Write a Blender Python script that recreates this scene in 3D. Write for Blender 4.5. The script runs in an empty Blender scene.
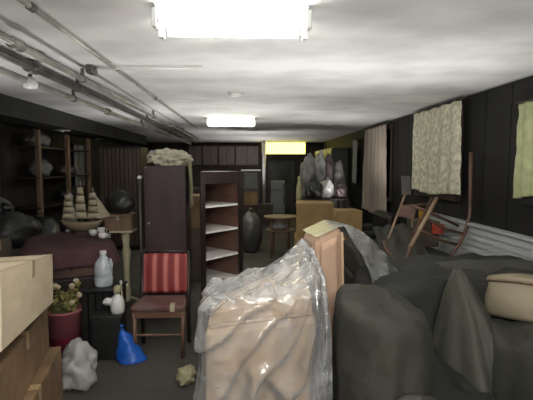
import bpy, bmesh, math, random
from mathutils import Vector, Matrix, Euler, noise
PI = math.pi
scn = bpy.context.scene
C = scn.collection
R = math.radians

# ------------------------------------------------------------------ camera
F = 420.0
CAM = Vector((0, 0, 1.6))
PITCH, YAW = math.atan2(34, 420.4), math.atan2(18.5, 420)
cd = bpy.data.cameras.new('camera'); cam = bpy.data.objects.new('camera', cd); C.objects.link(cam)
cd.sensor_width = 36; cd.lens = 36 * F / 533; cd.clip_start = .05
cam.location = CAM
cam.rotation_euler = (PI / 2 - PITCH, 0, -YAW)
scn.camera = cam
RM = cam.rotation_euler.to_matrix()

def at(px, py, Y):
    """the point at depth Y (metres down the room) seen at a pixel of the photograph"""
    d = RM @ Vector(((px - 266.5) / F, -(py - 200) / F, -1))
    return CAM + d * (Y / d.y)

# ------------------------------------------------------------------ materials
MATS = {}
def mat(name, col, rough=.7, var=.25, scale=6, bump=.0, bscale=30, metal=0, stretch=(1, 1, 1), col2=None, spec=.5, sheen=0, contrast=(.3, .7), detail=5):
    if name in MATS: return MATS[name]
    m = bpy.data.materials.new(name); m.use_nodes = True
    nt = m.node_tree; N = nt.nodes; L = nt.links
    b = N['Principled BSDF']
    b.inputs['Roughness'].default_value = rough; b.inputs['Metallic'].default_value = metal
    b.inputs['Specular IOR Level'].default_value = spec
    tc = N.new('ShaderNodeTexCoord'); mp = N.new('ShaderNodeMapping'); mp.inputs['Scale'].default_value = stretch
    L.new(tc.outputs['Object'], mp.inputs['Vector'])
    nz = N.new('ShaderNodeTexNoise'); nz.inputs['Scale'].default_value = scale; nz.inputs['Detail'].default_value = detail
    L.new(mp.outputs['Vector'], nz.inputs['Vector'])
    cr = N.new('ShaderNodeValToRGB')
    c2 = col2 or tuple(c * (1 - var) for c in col)
    cr.color_ramp.elements[0].position = contrast[0]; cr.color_ramp.elements[1].position = contrast[1]
    cr.color_ramp.elements[0].color = (*c2, 1); cr.color_ramp.elements[1].color = (*col, 1)
    L.new(nz.outputs['Fac'], cr.inputs['Fac']); L.new(cr.outputs['Color'], b.inputs['Base Color'])
    if bump:
        n2 = N.new('ShaderNodeTexNoise'); n2.inputs['Scale'].default_value = bscale; n2.inputs['Detail'].default_value = 4
        L.new(mp.outputs['Vector'], n2.inputs['Vector'])
        bp = N.new('ShaderNodeBump'); bp.inputs['Strength'].default_value = bump; bp.inputs['Distance'].default_value = .02
        L.new(n2.outputs['Fac'], bp.inputs['Height']); L.new(bp.outputs['Normal'], b.inputs['Normal'])
    MATS[name] = m
    return m

def emis(name, col, strength):
    m = bpy.data.materials.new(name); m.use_nodes = True
    nt = m.node_tree; nt.nodes.clear()
    e = nt.nodes.new('ShaderNodeEmission'); e.inputs['Color'].default_value = (*col, 1); e.inputs['Strength'].default_value = strength
    o = nt.nodes.new('ShaderNodeOutputMaterial'); nt.links.new(e.outputs[0], o.inputs[0])
    MATS[name] = m
    return m

def plastic(name, opac=.3, col=(.9, .9, .9), rough=.12, bump=.5, bscale=14):
    m = bpy.data.materials.new(name); m.use_nodes = True
    nt = m.node_tree; N = nt.nodes; L = nt.links
    b = N['Principled BSDF']; b.inputs['Base Color'].default_value = (*col, 1); b.inputs['Roughness'].default_value = rough
    b.inputs['Specular IOR Level'].default_value = 1.0
    b.inputs['Coat Weight'].default_value = .6; b.inputs['Coat Roughness'].default_value = .06
    tr = N.new('ShaderNodeBsdfTransparent'); mx = N.new('ShaderNodeMixShader')
    fr = N.new('ShaderNodeLayerWeight'); fr.inputs['Blend'].default_value = .35
    tc = N.new('ShaderNodeTexCoord')
    nz = N.new('ShaderNodeTexNoise'); nz.inputs['Scale'].default_value = bscale; nz.inputs['Detail'].default_value = 3; nz.inputs['Distortion'].default_value = .8
    L.new(tc.outputs['Object'], nz.inputs['Vector'])
    bp = N.new('ShaderNodeBump'); bp.inputs['Strength'].default_value = bump; bp.inputs['Distance'].default_value = .03
    L.new(nz.outputs['Fac'], bp.inputs['Height']); L.new(bp.outputs['Normal'], b.inputs['Normal']); L.new(bp.outputs['Normal'], fr.inputs['Normal'])
    ma = N.new('ShaderNodeMath'); ma.operation = 'MULTIPLY_ADD'; ma.inputs[1].default_value = .55; ma.inputs[2].default_value = opac
    ma.use_clamp = True
    L.new(fr.outputs['Facing'], ma.inputs[0])
    n2 = N.new('ShaderNodeTexNoise'); n2.inputs['Scale'].default_value = 5; n2.inputs['Detail'].default_value = 4; n2.inputs['Distortion'].default_value = 1.2
    L.new(tc.outputs['Object'], n2.inputs['Vector'])
    mr = N.new('ShaderNodeMapRange'); mr.inputs['From Min'].default_value = .42; mr.inputs['From Max'].default_value = .7
    mr.inputs['To Min'].default_value = opac; mr.inputs['To Max'].default_value = opac + .22
    L.new(n2.outputs['Fac'], mr.inputs['Value']); L.new(mr.outputs[0], ma.inputs[2])
    L.new(ma.outputs[0], mx.inputs['Fac']); L.new(tr.outputs[0], mx.inputs[1]); L.new(b.outputs[0], mx.inputs[2])
    gl = N.new('ShaderNodeBsdfGlossy'); gl.inputs['Roughness'].default_value = rough; L.new(bp.outputs['Normal'], gl.inputs['Normal'])
    f2 = N.new('ShaderNodeFresnel'); f2.inputs['IOR'].default_value = 1.6; L.new(bp.outputs['Normal'], f2.inputs['Normal'])
    m2 = N.new('ShaderNodeMixShader'); L.new(f2.outputs[0], m2.inputs['Fac']); L.new(mx.outputs[0], m2.inputs[1]); L.new(gl.outputs[0], m2.inputs[2])
    L.new(m2.outputs[0], N['Material Output'].inputs[0])
    MATS[name] = m
    return m

def stripes(name, c1, c2, c3, scale, rough=.7):
    m = bpy.data.materials.new(name); m.use_nodes = True
    nt = m.node_tree; N = nt.nodes; L = nt.links; b = N['Principled BSDF']; b.inputs['Roughness'].default_value = rough
    tc = N.new('ShaderNodeTexCoord'); w = N.new('ShaderNodeTexWave'); w.wave_type = 'BANDS'; w.bands_direction = 'X'
    w.inputs['Scale'].default_value = scale; w.inputs['Distortion'].default_value = .6; w.inputs['Detail'].default_value = 2
    L.new(tc.outputs['Object'], w.inputs['Vector'])
    cr = N.new('ShaderNodeValToRGB'); e = cr.color_ramp.elements
    e[0].color = (*c1, 1); e[0].position = .25; e[1].color = (*c2, 1); e[1].position = .6
    k = e.new(.92); k.color = (*c3, 1)
    L.new(w.outputs['Fac'], cr.inputs['Fac']); L.new(cr.outputs['Color'], b.inputs['Base Color'])
    MATS[name] = m
    return m

M = {}
M['ceiling'] = mat('plaster_ceiling', (.84, .84, .825), .85, .26, 1.7, .22, 9, stretch=(.8, 1.1, 1), contrast=(.36, .6), detail=9)
M['floor'] = mat('worn_concrete', (.075, .068, .055), .8, .5, 1.6, .3, 12)
M['panelling'] = mat('dark_panelling', (.030, .025, .021), .55, .6, 2.5, .1, 10, stretch=(1, 6, .5))
M['panelling2'] = mat('brown_panelling', (.10, .07, .052), .5, .6, 4, .1, 12, stretch=(6, 6, .4))
M['blackwall'] = mat('black_wall', (.008, .0075, .0075), .7, .4, 3)
M['soffit'] = mat('soffit_dark', (.03, .03, .03), .5, .5, 3)
M['trimwood'] = mat('dark_trim_wood', (.045, .028, .02), .45, .5, 8, stretch=(1, 1, .2))
M['paletrim'] = mat('pale_trim', (.35, .35, .34), .6, .2)
M['glassdark'] = mat('night_glass', (.006, .006, .007), .08, .2)
M['pipe'] = mat('painted_pipe', (.48, .47, .42), .35, .5, 7, metal=.35)
M['pipedark'] = mat('dark_pipe', (.17, .165, .15), .4, .5, 7, metal=.4)
M['white'] = mat('white_enamel', (.8, .8, .78), .35, .1)
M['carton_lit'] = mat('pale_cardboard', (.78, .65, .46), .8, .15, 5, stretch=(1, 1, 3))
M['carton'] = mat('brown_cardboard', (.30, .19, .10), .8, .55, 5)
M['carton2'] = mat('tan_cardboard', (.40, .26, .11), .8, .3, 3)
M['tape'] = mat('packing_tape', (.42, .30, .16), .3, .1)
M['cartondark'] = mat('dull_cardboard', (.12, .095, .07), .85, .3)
M['maroon'] = mat('maroon_door', (.062, .034, .036), .5, .35, 3, stretch=(3, 3, .5))
M['darkwood'] = mat('dark_wood', (.026, .017, .014), .4, .5, 5, stretch=(4, 4, .5))
M['redwood'] = mat('reddish_wood', (.16, .085, .06), .5, .4, 7, stretch=(1, 1, 4))
M['midwood'] = mat('mid_wood', (.20, .125, .08), .5, .4, 6, stretch=(4, 4, .6))
M['chairwood'] = mat('worn_chair_wood', (.17, .088, .058), .4, .45, 9)
M['chairpale'] = mat('pale_chair_wood', (.42, .29, .19), .45, .4, 9)
M['shelfwhite'] = mat('white_shelf', (.88, .85, .80), .4, .1)
M['redstripe'] = stripes('red_stripe', (.17, .018, .018), (.30, .035, .032), (.42, .15, .13), 3.2)
M['redseat'] = mat('worn_brown_seat', (.15, .10, .085), .7, .5, 6, col2=(.10, .03, .028))
M['cloth_maroon'] = mat('maroon_cloth', (.075, .03, .032), .85, .4, 4, .2, 20)
M['tarp'] = mat('olive_dust_sheet', (.040, .040, .029), .75, .4, 3, .5, 9)
M['tarp2'] = mat('grey_olive_sheet', (.054, .053, .040), .75, .4, 3, .5, 9)
M['tarp3'] = mat('charcoal_sheet', (.020, .020, .017), .75, .35, 3, .25, 9)
M['hassock'] = mat('beige_vinyl', (.30, .25, .17), .6, .2, 4)
M['sofa'] = mat('tan_upholstery', (.62, .44, .28), .85, .15, 5)
M['peach'] = mat('peach_upholstery', (.60, .40, .28), .85, .12, 5)
M['plastic'] = plastic('clear_plastic_sheet', .10, (.95, .95, .95), .18, .35, 8)
M['plastic2'] = plastic('cloudy_plastic_sheet', .20, (.42, .42, .40), .3, .5, 7)
M['jug'] = plastic('jug_plastic', .55, (.72, .78, .85), .2, .2, 20)
M['bagwhite'] = mat('grey_white_bag', (.42, .42, .40), .5, .4, 5, .5, 12)
M['baggrey'] = mat('grey_bag', (.17, .165, .16), .45, .5, 5, .5, 12)
M['bagdark'] = mat('dark_bag', (.02, .02, .02), .4, .4, 5, .5, 12)
M['bagmauve'] = mat('mauve_bag', (.10, .07, .075), .5, .5, 5, .5, 12)
M['bagpale'] = mat('pale_bag', (.36, .36, .35), .45, .4, 6, .5, 12)
M['blue'] = mat('blue_bag', (.012, .11, .52), .45, .3, 6, .5, 14)
M['potpink'] = mat('pink_pot', (.42, .13, .15), .5, .2, 5)
M['potred'] = mat('crimson_pot', (.20, .016, .035), .45, .2, 5)
M['leaf'] = mat('dry_leaf', (.36, .31, .10), .7, .4, 12)
M['leafgreen'] = mat('green_leaf', (.16, .17, .06), .7, .4, 12)
M['blossom'] = mat('cream_blossom', (.55, .45, .30), .8, .2, 12)
M['cream'] = mat('cream_paint', (.50, .45, .30), .5, .25, 8)
M['black'] = mat('black_plastic', (.015, .015, .015), .45, .3)
M['lace'] = mat('yellowed_lace', (.90, .86, .66), .85, .36, 18, .2, 40, contrast=(.4, .6))
M['beigecurtain'] = mat('beige_curtain', (.52, .44, .37), .85, .25, 5, stretch=(1, 1, .3))
M['palecurtain'] = mat('pale_curtain', (.42, .43, .38), .85, .2, 6)
M['greencurtain'] = mat('green_lace', (.36, .38, .20), .85, .3, 14)
M['ribbed'] = mat('ribbed_white', (.50, .52, .52), .55, .15, 3, stretch=(1, .3, 1))
M['fridge'] = mat('grey_enamel', (.30, .31, .31), .4, .2)
M['greenglass'] = mat('green_glass', (.06, .075, .05), .2, .3)
M['metalgrey'] = mat('grey_metal', (.10, .10, .095), .45, .3, 5, metal=.3)
M['column'] = mat('grey_column', (.75, .73, .72), .25, .2, 6, metal=.3)
M['sail'] = mat('aged_sail', (.40, .35, .25), .85, .3, 12)
M['hull'] = mat('ship_hull', (.22, .17, .11), .6, .3, 12)
M['yellow'] = mat('yellow_tin', (.52, .30, .03), .5, .2)
M['red'] = mat('red_plastic', (.48, .07, .04), .45, .2)
M['china'] = mat('white_china', (.65, .65, .63), .3, .1)
M['cloth_yellow'] = mat('yellowish_cloth', (.36, .34, .20), .85, .3, 9)
M['paper'] = mat('crumpled_paper', (.62, .58, .45), .8, .35, 11, .5, 16)
M['panelpurple'] = mat('cabinet_front', (.24, .19, .175), .45, .3, 4, stretch=(3, 1, .5))
TUBE = emis('lit_tube', (1, .98, .92), 28)
TUBE2 = emis('added_tube_glow', (1, .98, .92), 110)  # glow of the added lamp behind the camera
LENS = emis('lit_lens', (1, .98, .72), 9)
YLENS = emis('yellow_lens', (1, .88, .20), 2.2)

# ------------------------------------------------------------------ mesh helpers
def box(bm, lo, hi):
    r = bmesh.ops.create_cube(bm, size=1)
    lo, hi = Vector(lo), Vector(hi)
    for v in r['verts']:
        v.co = Vector((lo.x + (v.co.x + .5) * (hi.x - lo.x), lo.y + (v.co.y + .5) * (hi.y - lo.y), lo.z + (v.co.z + .5) * (hi.z - lo.z)))
    return r['verts']

def hexa(bm, p):
    """eight corners: bottom ring (4) then top ring (4), counter-clockwise"""
    v = [bm.verts.new(q) for q in p]
    for f in ((3, 2, 1, 0), (4, 5, 6, 7), (0, 1, 5, 4), (1, 2, 6, 5), (2, 3, 7, 6), (3, 0, 4, 7)):
        bm.faces.new([v[i] for i in f])

def tube(bm, pts, rad, seg=10, closed=False):
    pts = [Vector(p) for p in pts]
    rads = rad if isinstance(rad, (list, tuple)) else [rad] * len(pts)
    rings = []
    up = None
    for i, p in enumerate(pts):
        a = pts[max(i - 1, 0)]; b = pts[min(i + 1, len(pts) - 1)]
        d = (b - a).normalized()
        if up is None:
            up = Vector((0, 0, 1)) if abs(d.z) < .9 else Vector((1, 0, 0))
        s = d.cross(up).normalized(); up = s.cross(d).normalized()
        rings.append([bm.verts.new(p + (s * math.cos(k * 2 * PI / seg) + up * math.sin(k * 2 * PI / seg)) * rads[i]) for k in range(seg)])
    for a, b in zip(rings, rings[1:]):
        for k in range(seg):
            bm.faces.new((a[k], a[(k + 1) % seg], b[(k + 1) % seg], b[k]))
    bm.faces.new(rings[0][::-1]); bm.faces.new(rings[-1])

def lathe(bm, prof, seg=24, c=(0, 0, 0)):
    c = Vector(c); rings = []
    for r, z in prof:
        rings.append([bm.verts.new(c + Vector((r * math.cos(k * 2 * PI / seg), r * math.sin(k * 2 * PI / seg), z))) for k in range(seg)])
    for a, b in zip(rings, rings[1:]):
        for k in range(seg):
            bm.faces.new((a[k], a[(k + 1) % seg], b[(k + 1) % seg], b[k]))
    if prof[0][0] > 1e-5: bm.faces.new(rings[0][::-1])
    if prof[-1][0] > 1e-5: bm.faces.new(rings[-1])
    bmesh.ops.remove_doubles(bm, verts=bm.verts[:], dist=1e-6)

def prism(bm, poly, z0, z1):
    a = [bm.verts.new((x, y, z0)) for x, y in poly]; b = [bm.verts.new((x, y, z1)) for x, y in poly]
    n = len(poly)
    bm.faces.new(a[::-1]); bm.faces.new(b)
    for i in range(n): bm.faces.new((a[i], a[(i + 1) % n], b[(i + 1) % n], b[i]))

def grid(bm, nu, nv, f):
    g = [[bm.verts.new(f(i / nu, j / nv)) for j in range(nv + 1)] for i in range(nu + 1)]
    for i in range(nu):
        for j in range(nv):
            bm.faces.new((g[i][j], g[i + 1][j], g[i + 1][j + 1], g[i][j + 1]))

def nz(p, s=1.0, seed=0):
    return noise.noise(Vector((p[0] * s + seed * 7.3, p[1] * s - seed * 3.1, p[2] * s + seed * 1.7)))

def lump(bm, c, r, seed=0, amp=.18, fs=3.0, flat=True, sub=4):
    c = Vector(c)
    v = bmesh.ops.create_icosphere(bm, subdivisions=sub, radius=1)['verts']
    for q in v:
        d = q.co.normalized()
        k = 1 + amp * nz(d, fs * .5, seed) + amp * .5 * abs(nz(d, fs * 1.4, seed + 3)) + (amp * .45 * abs(nz(d, fs * 2.6, seed + 5)) if amp > .15 else 0)
        p = Vector((d.x * r[0], d.y * r[1], d.z * r[2])) * k
        if flat and p.z < -r[2] * .8: p.z = -r[2] * .8
        q.co = c + p

def drape(bm, cx, cy, hx, hy, top, zbot, seed=0, flare=.12, fold=.05, nf=9, sag=.02, wr=.012, n=5, nt=72, nr=26, rot=0):
    """a sheet lying over a block: flat top, then a skirt with folds; top(x, y) gives the height"""
    cr, sr = math.cos(rot), math.sin(rot)
    def P(th, r):
        c, s = math.cos(th), math.sin(th)
        k = (abs(c) ** n + abs(s) ** n) ** (-1 / n)
        bx, by = c * k, s * k
        if r <= 1:
            x, y, drop = bx * r * hx, by * r * hy, 0
            e = max(0, r - .86) / .14
            drop = .03 * e * e
        else:
            t = r - 1
            ff = 1 + flare * t + fold * t ** .7 * (1.0 + math.sin(nf * th + seed) + .6 * math.sin(nf * 1.7 * th + seed * 2.1))
            x, y = bx * hx * ff, by * hy * ff
            drop = .03
        X, Y = cx + x * cr - y * sr, cy + x * sr + y * cr
        zt = top(X, Y) if callable(top) else top
        z = zt - drop
        if r > 1: z = (zt - .03) + (zbot - zt + .03) * (r - 1)
        w = wr * (nz((X, Y, z), 5, seed) + .6 * nz((X, Y, z), 12, seed))
        sg = sag * (nz((X, Y, 0), 3, seed + 9)) * (1 if r <= 1 else max(0, 2 - r))
        return Vector((X + w, Y + w * .7, max(z + w * (2 - min(r, 2)) + sg, zbot)))
    rings = []
    cen = bm.verts.new(P(0, 0))
    for j in range(1, nr + 1):
        r = 2 * j / nr
        rings.append([bm.verts.new(P(2 * PI * k / nt, r)) for k in range(nt)])
    for k in range(nt): bm.faces.new((cen, rings[0][k], rings[0][(k + 1) % nt]))
    for a, b in zip(rings, rings[1:]):
        for k in range(nt): bm.faces.new((a[k], b[k], b[(k + 1) % nt], a[(k + 1) % nt]))

# ------------------------------------------------------------------ object helpers
def obj(name, bm, m, parent=None, bev=0, smooth=False, solid=0, sub=0, world=True):
    me = bpy.data.meshes.new(name)
    bmesh.ops.recalc_face_normals(bm, faces=bm.faces[:])
    if not world and False: pass
    if smooth:
        for f in bm.faces: f.smooth = True
    bm.to_mesh(me); bm.free()
    me.materials.append(MATS[m] if isinstance(m, str) and m in MATS else (M[m] if isinstance(m, str) else m))
    o = bpy.data.objects.new(name, me); C.objects.link(o)
    if parent is not None:
        o.parent = parent
        if world and parent.type == 'EMPTY':
            mw = Matrix.LocRotScale(parent.location, parent.rotation_euler, None)
            o.matrix_parent_inverse = mw.inverted()
    if solid:
        s = o.modifiers.new('thickness', 'SOLIDIFY'); s.thickness = solid; s.offset = 0
    if bev:
        b = o.modifiers.new('edge', 'BEVEL'); b.width = bev; b.segments = 2; b.limit_method = 'ANGLE'
    if sub:
        s = o.modifiers.new('smooth', 'SUBSURF'); s.levels = sub; s.render_levels = sub
    return o

def tag(o, label, cat, group=None):
    o['label'] = label; o['category'] = cat
    if group: o['group'] = group
    return o

def thing(name, label, cat, loc=(0, 0, 0), rot=(0, 0, 0), group=None):
    o = bpy.data.objects.new(name, None); C.objects.link(o)
    o.location = loc; o.rotation_euler = rot; o.empty_display_size = .05
    return tag(o, label, cat, group)

def struct(name, bm, m, parent=None, **k):
    o = obj(name, bm, m, parent, **k)
    if parent is None: o['kind'] = 'structure'
    return o

def B(lo, hi):
    bm = bmesh.new(); box(bm, lo, hi); return bm
def T(pts, rad, seg=10):
    bm = bmesh.new(); tube(bm, pts, rad, seg); return bm
def LA(prof, c=(0, 0, 0), seg=24):
    bm = bmesh.new(); lathe(bm, prof, seg, c); return bm

# ------------------------------------------------------------------ room
XL, XR, YN, YF, H = -3.3, 2.5, -2.5, 14.6, 2.4
struct('floor', B((XL - .1, YN - .1, -.1), (XR + .1, YF + .1, 0)), 'floor')
struct('ceiling', B((XL - .1, YN - .1, H), (XR + .1, YF + .1, H + .1)), 'ceiling')
def planks(lo, hi, axis, n, groove, out):
    """a boarded wall: planks with grooves between, as one mesh"""
    bm = bmesh.new(); lo, hi = Vector(lo), Vector(hi)
    box(bm, lo, hi)
    w = (hi[axis] - lo[axis]) / n
    for i in range(n):
        a, b = lo.copy(), hi.copy()
        a[axis] = lo[axis] + i * w + groove; b[axis] = lo[axis] + (i + 1) * w - groove
        o = 1 - axis
        if out > 0: a[o] = hi[o]; b[o] = hi[o] + .012
        else: b[o] = lo[o]; a[o] = lo[o] - .012
        box(bm, a, b)
    return bm
struct('wall_left', planks((XL - .1, YN, 0), (XL, YF, H), 1, 60, .008, 1), 'panelling')
struct('wall_right', planks((XR, YN, 0), (XR + .1, YF, H), 1, 40, .006, -1), 'blackwall')
struct('wall_far', planks((XL, YF, 0), (XR, YF + .1, H), 0, 24, .008, -1), 'panelling2')
struct('wall_near', B((XL, YN - .1, 0), (XR, YN, H)), 'paletrim')
struct('trim_1', B((XL, YN, 2.17), (-2.72, 11.5, H)), 'soffit')            # boxed soffit along the wall
struct('trim_2', B((XR - .03, YN, H - .012), (XR - .013, YF, H)), 'paletrim', bev=.003)   # strip under the ceiling
struct('baseboard_far', B((XL, YF - .035, 0), (XR, YF - .013, .12)), 'trimwood')
struct('baseboard_left', B((XL + .013, YN, 0), (XL + .035, YF - .05, .12)), 'trimwood')

def window(n, y0, y1, z0, z1):
    t = bpy.data.objects.new('window_%d' % n, None); C.objects.link(t); t['kind'] = 'structure'
    t.location = (XR - .013, (y0 + y1) / 2, z0)
    x0, x1 = XR - .045, XR - .013
    obj('pane', B((x1 - .008, y0, z0), (x1 - .002, y1, z1)), 'glassdark', t)
    bm = bmesh.new(); w = .07
    box(bm, (x0, y0 - w, z0 - w), (x1, y0, z1 + w)); box(bm, (x0, y1, z0 - w), (x1, y1 + w, z1 + w))
    box(bm, (x0, y0, z1), (x1, y1, z1 + w)); box(bm, (x0 - .03, y0 - .02, z0 - w), (x1, y1 + .02, z0))
    ym = (y0 + y1) / 2
    box(bm, (x0 + .01, ym - .02, z0), (x1, ym + .02, z1))
    obj('frame', bm, 'trimwood' if n != 3 else 'blackwall', t, bev=.006)
window(1, 4.85, 6.0, 1.25, 2.24)
window(2, 7.2, 8.75, 1.05, 2.24)
window(3, 3.1, 3.62, 1.33, 2.14)

# ------------------------------------------------------------------ curtains on the window wall
def curtain(name, label, y0, y1, z0, z1, m, folds, amp, seed, x=XR - .10, hem=.02, taper=0):
    t = thing(name, label, 'curtain', (x, (y0 + y1) / 2, z1), group='curtains on the window wall' if x > 0 else None)
    bm = bmesh.new()
    def f(u, v):
        k = 1 - taper * (1 - v)
        ym = (y0 + y1) / 2; y = ym + (y0 + (y1 - y0) * u - ym) * k
        a = amp * (.35 + .65 * v)
        return Vector((x + a * math.sin(folds * 2 * PI * u + seed + .6 * math.sin(5 * u + 2 * v)) + .012 * nz((y, v * 2, 0), 4, seed), y,
                       z1 - (z1 - z0) * v + hem * math.sin(7 * u + seed) * v))
    grid(bm, 90, 40, f)
    obj('fabric', bm, m, t, smooth=True, solid=.006)
    obj('curtain_rod', T([(x, y0 - .06, z1 + .005), (x, y1 + .06, z1 + .005)], .011), 'trimwood', t, smooth=True)
    for yy in (y0 - .04, y1 + .04):
        obj('bracket', T([(x, yy, z1 + .005), (XR - .015 if x > 0 else XL + .015, yy, z1 + .005)], .007, 6), 'trimwood', t)
curtain('lace_curtain', 'short yellowed lace curtain hanging above the overturned wooden chair', 4.68, 6.1, 1.25, 2.345, 'lace', 5, .022, 1, taper=.04)
curtain('full_curtain', 'long beige curtain hanging almost to the floor from a dark window', 7.2, 8.75, .70, 2.33, 'beigecurtain', 6, .035, 2, taper=.14)
curtain('narrow_curtain', 'narrow pale strip of curtain beyond the long beige curtain', 9.2, 9.6, 1.22, 2.18, 'palecurtain', 2, .02, 3)
curtain('green_curtain', 'greenish lace curtain cut off by the edge of the picture', 3.1, 3.67, 1.33, 2.15, 'greencurtain', 4, .02, 4)

# ------------------------------------------------------------------ ceiling: pipes, lamps, detector
def pipe(name, label, x, z, r, y0, y1, m, clamps, coup=()):
    t = thing(name, label, 'pipe', (x, y0, z), group='pipes under the ceiling')
    obj('pipe_run', T([(x, y0, z), (x, y1, z)], r, 12), m, t, smooth=True)
    for y in clamps:
        bm = bmesh.new(); tube(bm, [(x, y - .02, z), (x, y + .02, z)], r + .008, 12); box(bm, (x - .012, y - .012, z), (x + .012, y + .012, H))
        obj('hanger', bm, 'pipedark', t)
    for y in coup:
        obj('coupling', T([(x, y - .05, z), (x, y + .05, z)], r + .014, 12), m, t, smooth=True)
pipe('ceiling_pipe', 'grey pipe closest to the lamps of the three running down the room', -1.36, 2.315, .022, YN, 12.5, 'pipe', (1.2, 3.6, 6.2, 9), (2.6, 7.5))
pipe('ceiling_pipe', 'thicker dark middle pipe of the three under the ceiling', -1.52, 2.30, .034, YN, 12.5, 'pipedark', (1.4, 3.9, 6.5, 9), (3.1,))
pipe('ceiling_pipe', 'pale lowest pipe beside the dark soffit, with a white coupling', -1.68, 2.25, .026, YN, 12.5, 'pipe', (1.3, 4.2, 6.8, 9.2), (5.2,))
pipe('ceiling_conduit', 'thin conduit fixed flat against the rough ceiling beside the pipes', -1.07, 2.385, .014, .8, 9.0, 'pipe', (2.2, 5.0))
p = at(39, 82, 3.2)
t = thing('ceiling_valve', 'round pale valve cap on the lowest pipe beside the soffit', 'valve', (-1.68, 3.35, 2.25))
obj('cap', LA([(.0, -.05), (.05, -.04), (.055, .0), (.03, .04), (0, .045)], (-1.66, 3.35, 2.235)), 'white', t, smooth=True)
obj('stem', T([(-1.66, 3.35, 2.26), (-1.66, 3.35, 2.30)], .015), 'pipedark', t)
t = thing('cross_conduit', 'thin white conduit crossing the ceiling from a dark junction fitting', 'conduit', (-1.0, 3.5, 2.38))
obj('conduit_run', T([(-1.24, 3.5, 2.38), (-.36, 3.46, 2.38)], .011), 'white', t, smooth=True)
obj('junction_fitting', B((-1.28, 3.44, 2.335), (-1.22, 3.56, H)), 'pipedark', t, bev=.01)

t = thing('smoke_detector', 'small round white smoke detector on the ceiling', 'smoke detector', (-.13, 4.67, H))
obj('base', LA([(.085, H), (.085, H - .012), (.075, H - .018)], (-.13, 4.67, 0)), 'white', t)
obj('cover', LA([(.072, H - .016), (.066, H - .035), (.045, H - .045), (.001, H - .047)], (-.13, 4.67, 0)), 'shelfwhite', t, smooth=True)

# open twin-tube lamp above the camera
def batten(label, x0, x1, y, glow, name='fluorescent_lamp'):
    t = thing(name, label, 'ceiling light', ((x0 + x1) / 2, y, H))
    bm = bmesh.new(); hexa(bm, [(x0, y - .06, H - .05), (x1, y - .06, H - .05), (x1, y + .06, H - .05), (x0, y + .06, H - .05),
                               (x0, y - .11, H), (x1, y - .11, H), (x1, y + .11, H), (x0, y + .11, H)])
    obj('housing', bm, 'white', t, bev=.006)
    for s in (-.085, .085):
        obj('tube', T([(x0 + .035, y + s, H - .085), (x1 - .035, y + s, H - .085)], .019, 12), glow, t, smooth=True)
        for xx in (x0, x1):
            k = obj('tube_socket', B((xx - .014, y + s - .024, H - .115), (xx + .014, y + s + .024, H - .02)), 'white', t, bev=.006)
            obj('contact', B((xx + (.014 if xx == x0 else -.020), y + s - .012, H - .098), (xx + (.020 if xx == x0 else -.014), y + s + .012, H - .072)), 'black', k)
batten('lit twin-tube fluorescent lamp with open sockets, largest on the ceiling', -.46, .31, 2.26, TUBE)
batten('unseen twin-tube fluorescent lamp added behind the viewer', -.6, .8, -1.0, TUBE2)  # added out of view to brighten faces turned toward the camera
t = thing('wraparound_lamp', 'lit white wraparound fluorescent lamp beyond the smoke detector', 'ceiling light', (-.27, 7.1, H))
obj('housing', B((-.67, 7.02, H - .04), (.12, 7.34, H)), 'white', t, bev=.005)
obj('lens', B((-.66, 7.0, H - .12), (.11, 7.36, H - .035)), LENS, t, bev=.03)
for x in (-.68, .11): obj('end_cap', B((x, 6.99, H - .125), (x + .02, 7.37, H - .03)), 'white', t, bev=.004)
a = at(262, 142.5, 13.9); b = at(305, 154, 13.9)
t = thing('yellow_lamp', 'glowing yellow rectangular lamp above the far door', 'ceiling light', ((a.x + b.x) / 2, 13.95, b.z))
obj('housing', B((a.x - .03, 13.88, b.z - .03), (b.x + .03, 14.1, a.z + .02)), 'trimwood', t, bev=.01)
obj('lens', B((a.x, 13.84, b.z), (b.x, 13.89, a.z)), YLENS, t, bev=.012)
bm = bmesh.new()
for x in (a.x + .2, b.x - .2): box(bm, (x - .02, 13.98, a.z), (x + .02, 14.02, H))
box(bm, (a.x + .1, 14.08, b.z + .1), (b.x - .1, YF - .012, b.z + .16))
obj('bracket', bm, 'trimwood', t)
for px, py, lb in ((62, 130, 'pale round plate under the dark soffit, nearer the viewer'), (97, 138.5, 'pale round plate under the dark soffit, farther down the room')):
    k = (2.17 - 1.6); v = at(px, py, 5); d = v - CAM; q = CAM + d * (k / d.z)
    t = thing('ceiling_plate', lb, 'light', (q.x, q.y, 2.17), group='round plates under the soffit')
    obj('disc', LA([(.001, 2.155), (.12, 2.157), (.13, 2.17)], (q.x, q.y, 0)), 'bagwhite', t, smooth=True)
    obj('centre_cap', LA([(.001, 2.14), (.03, 2.143), (.034, 2.157)], (q.x, q.y, 0)), 'white', t, smooth=True)

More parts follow.
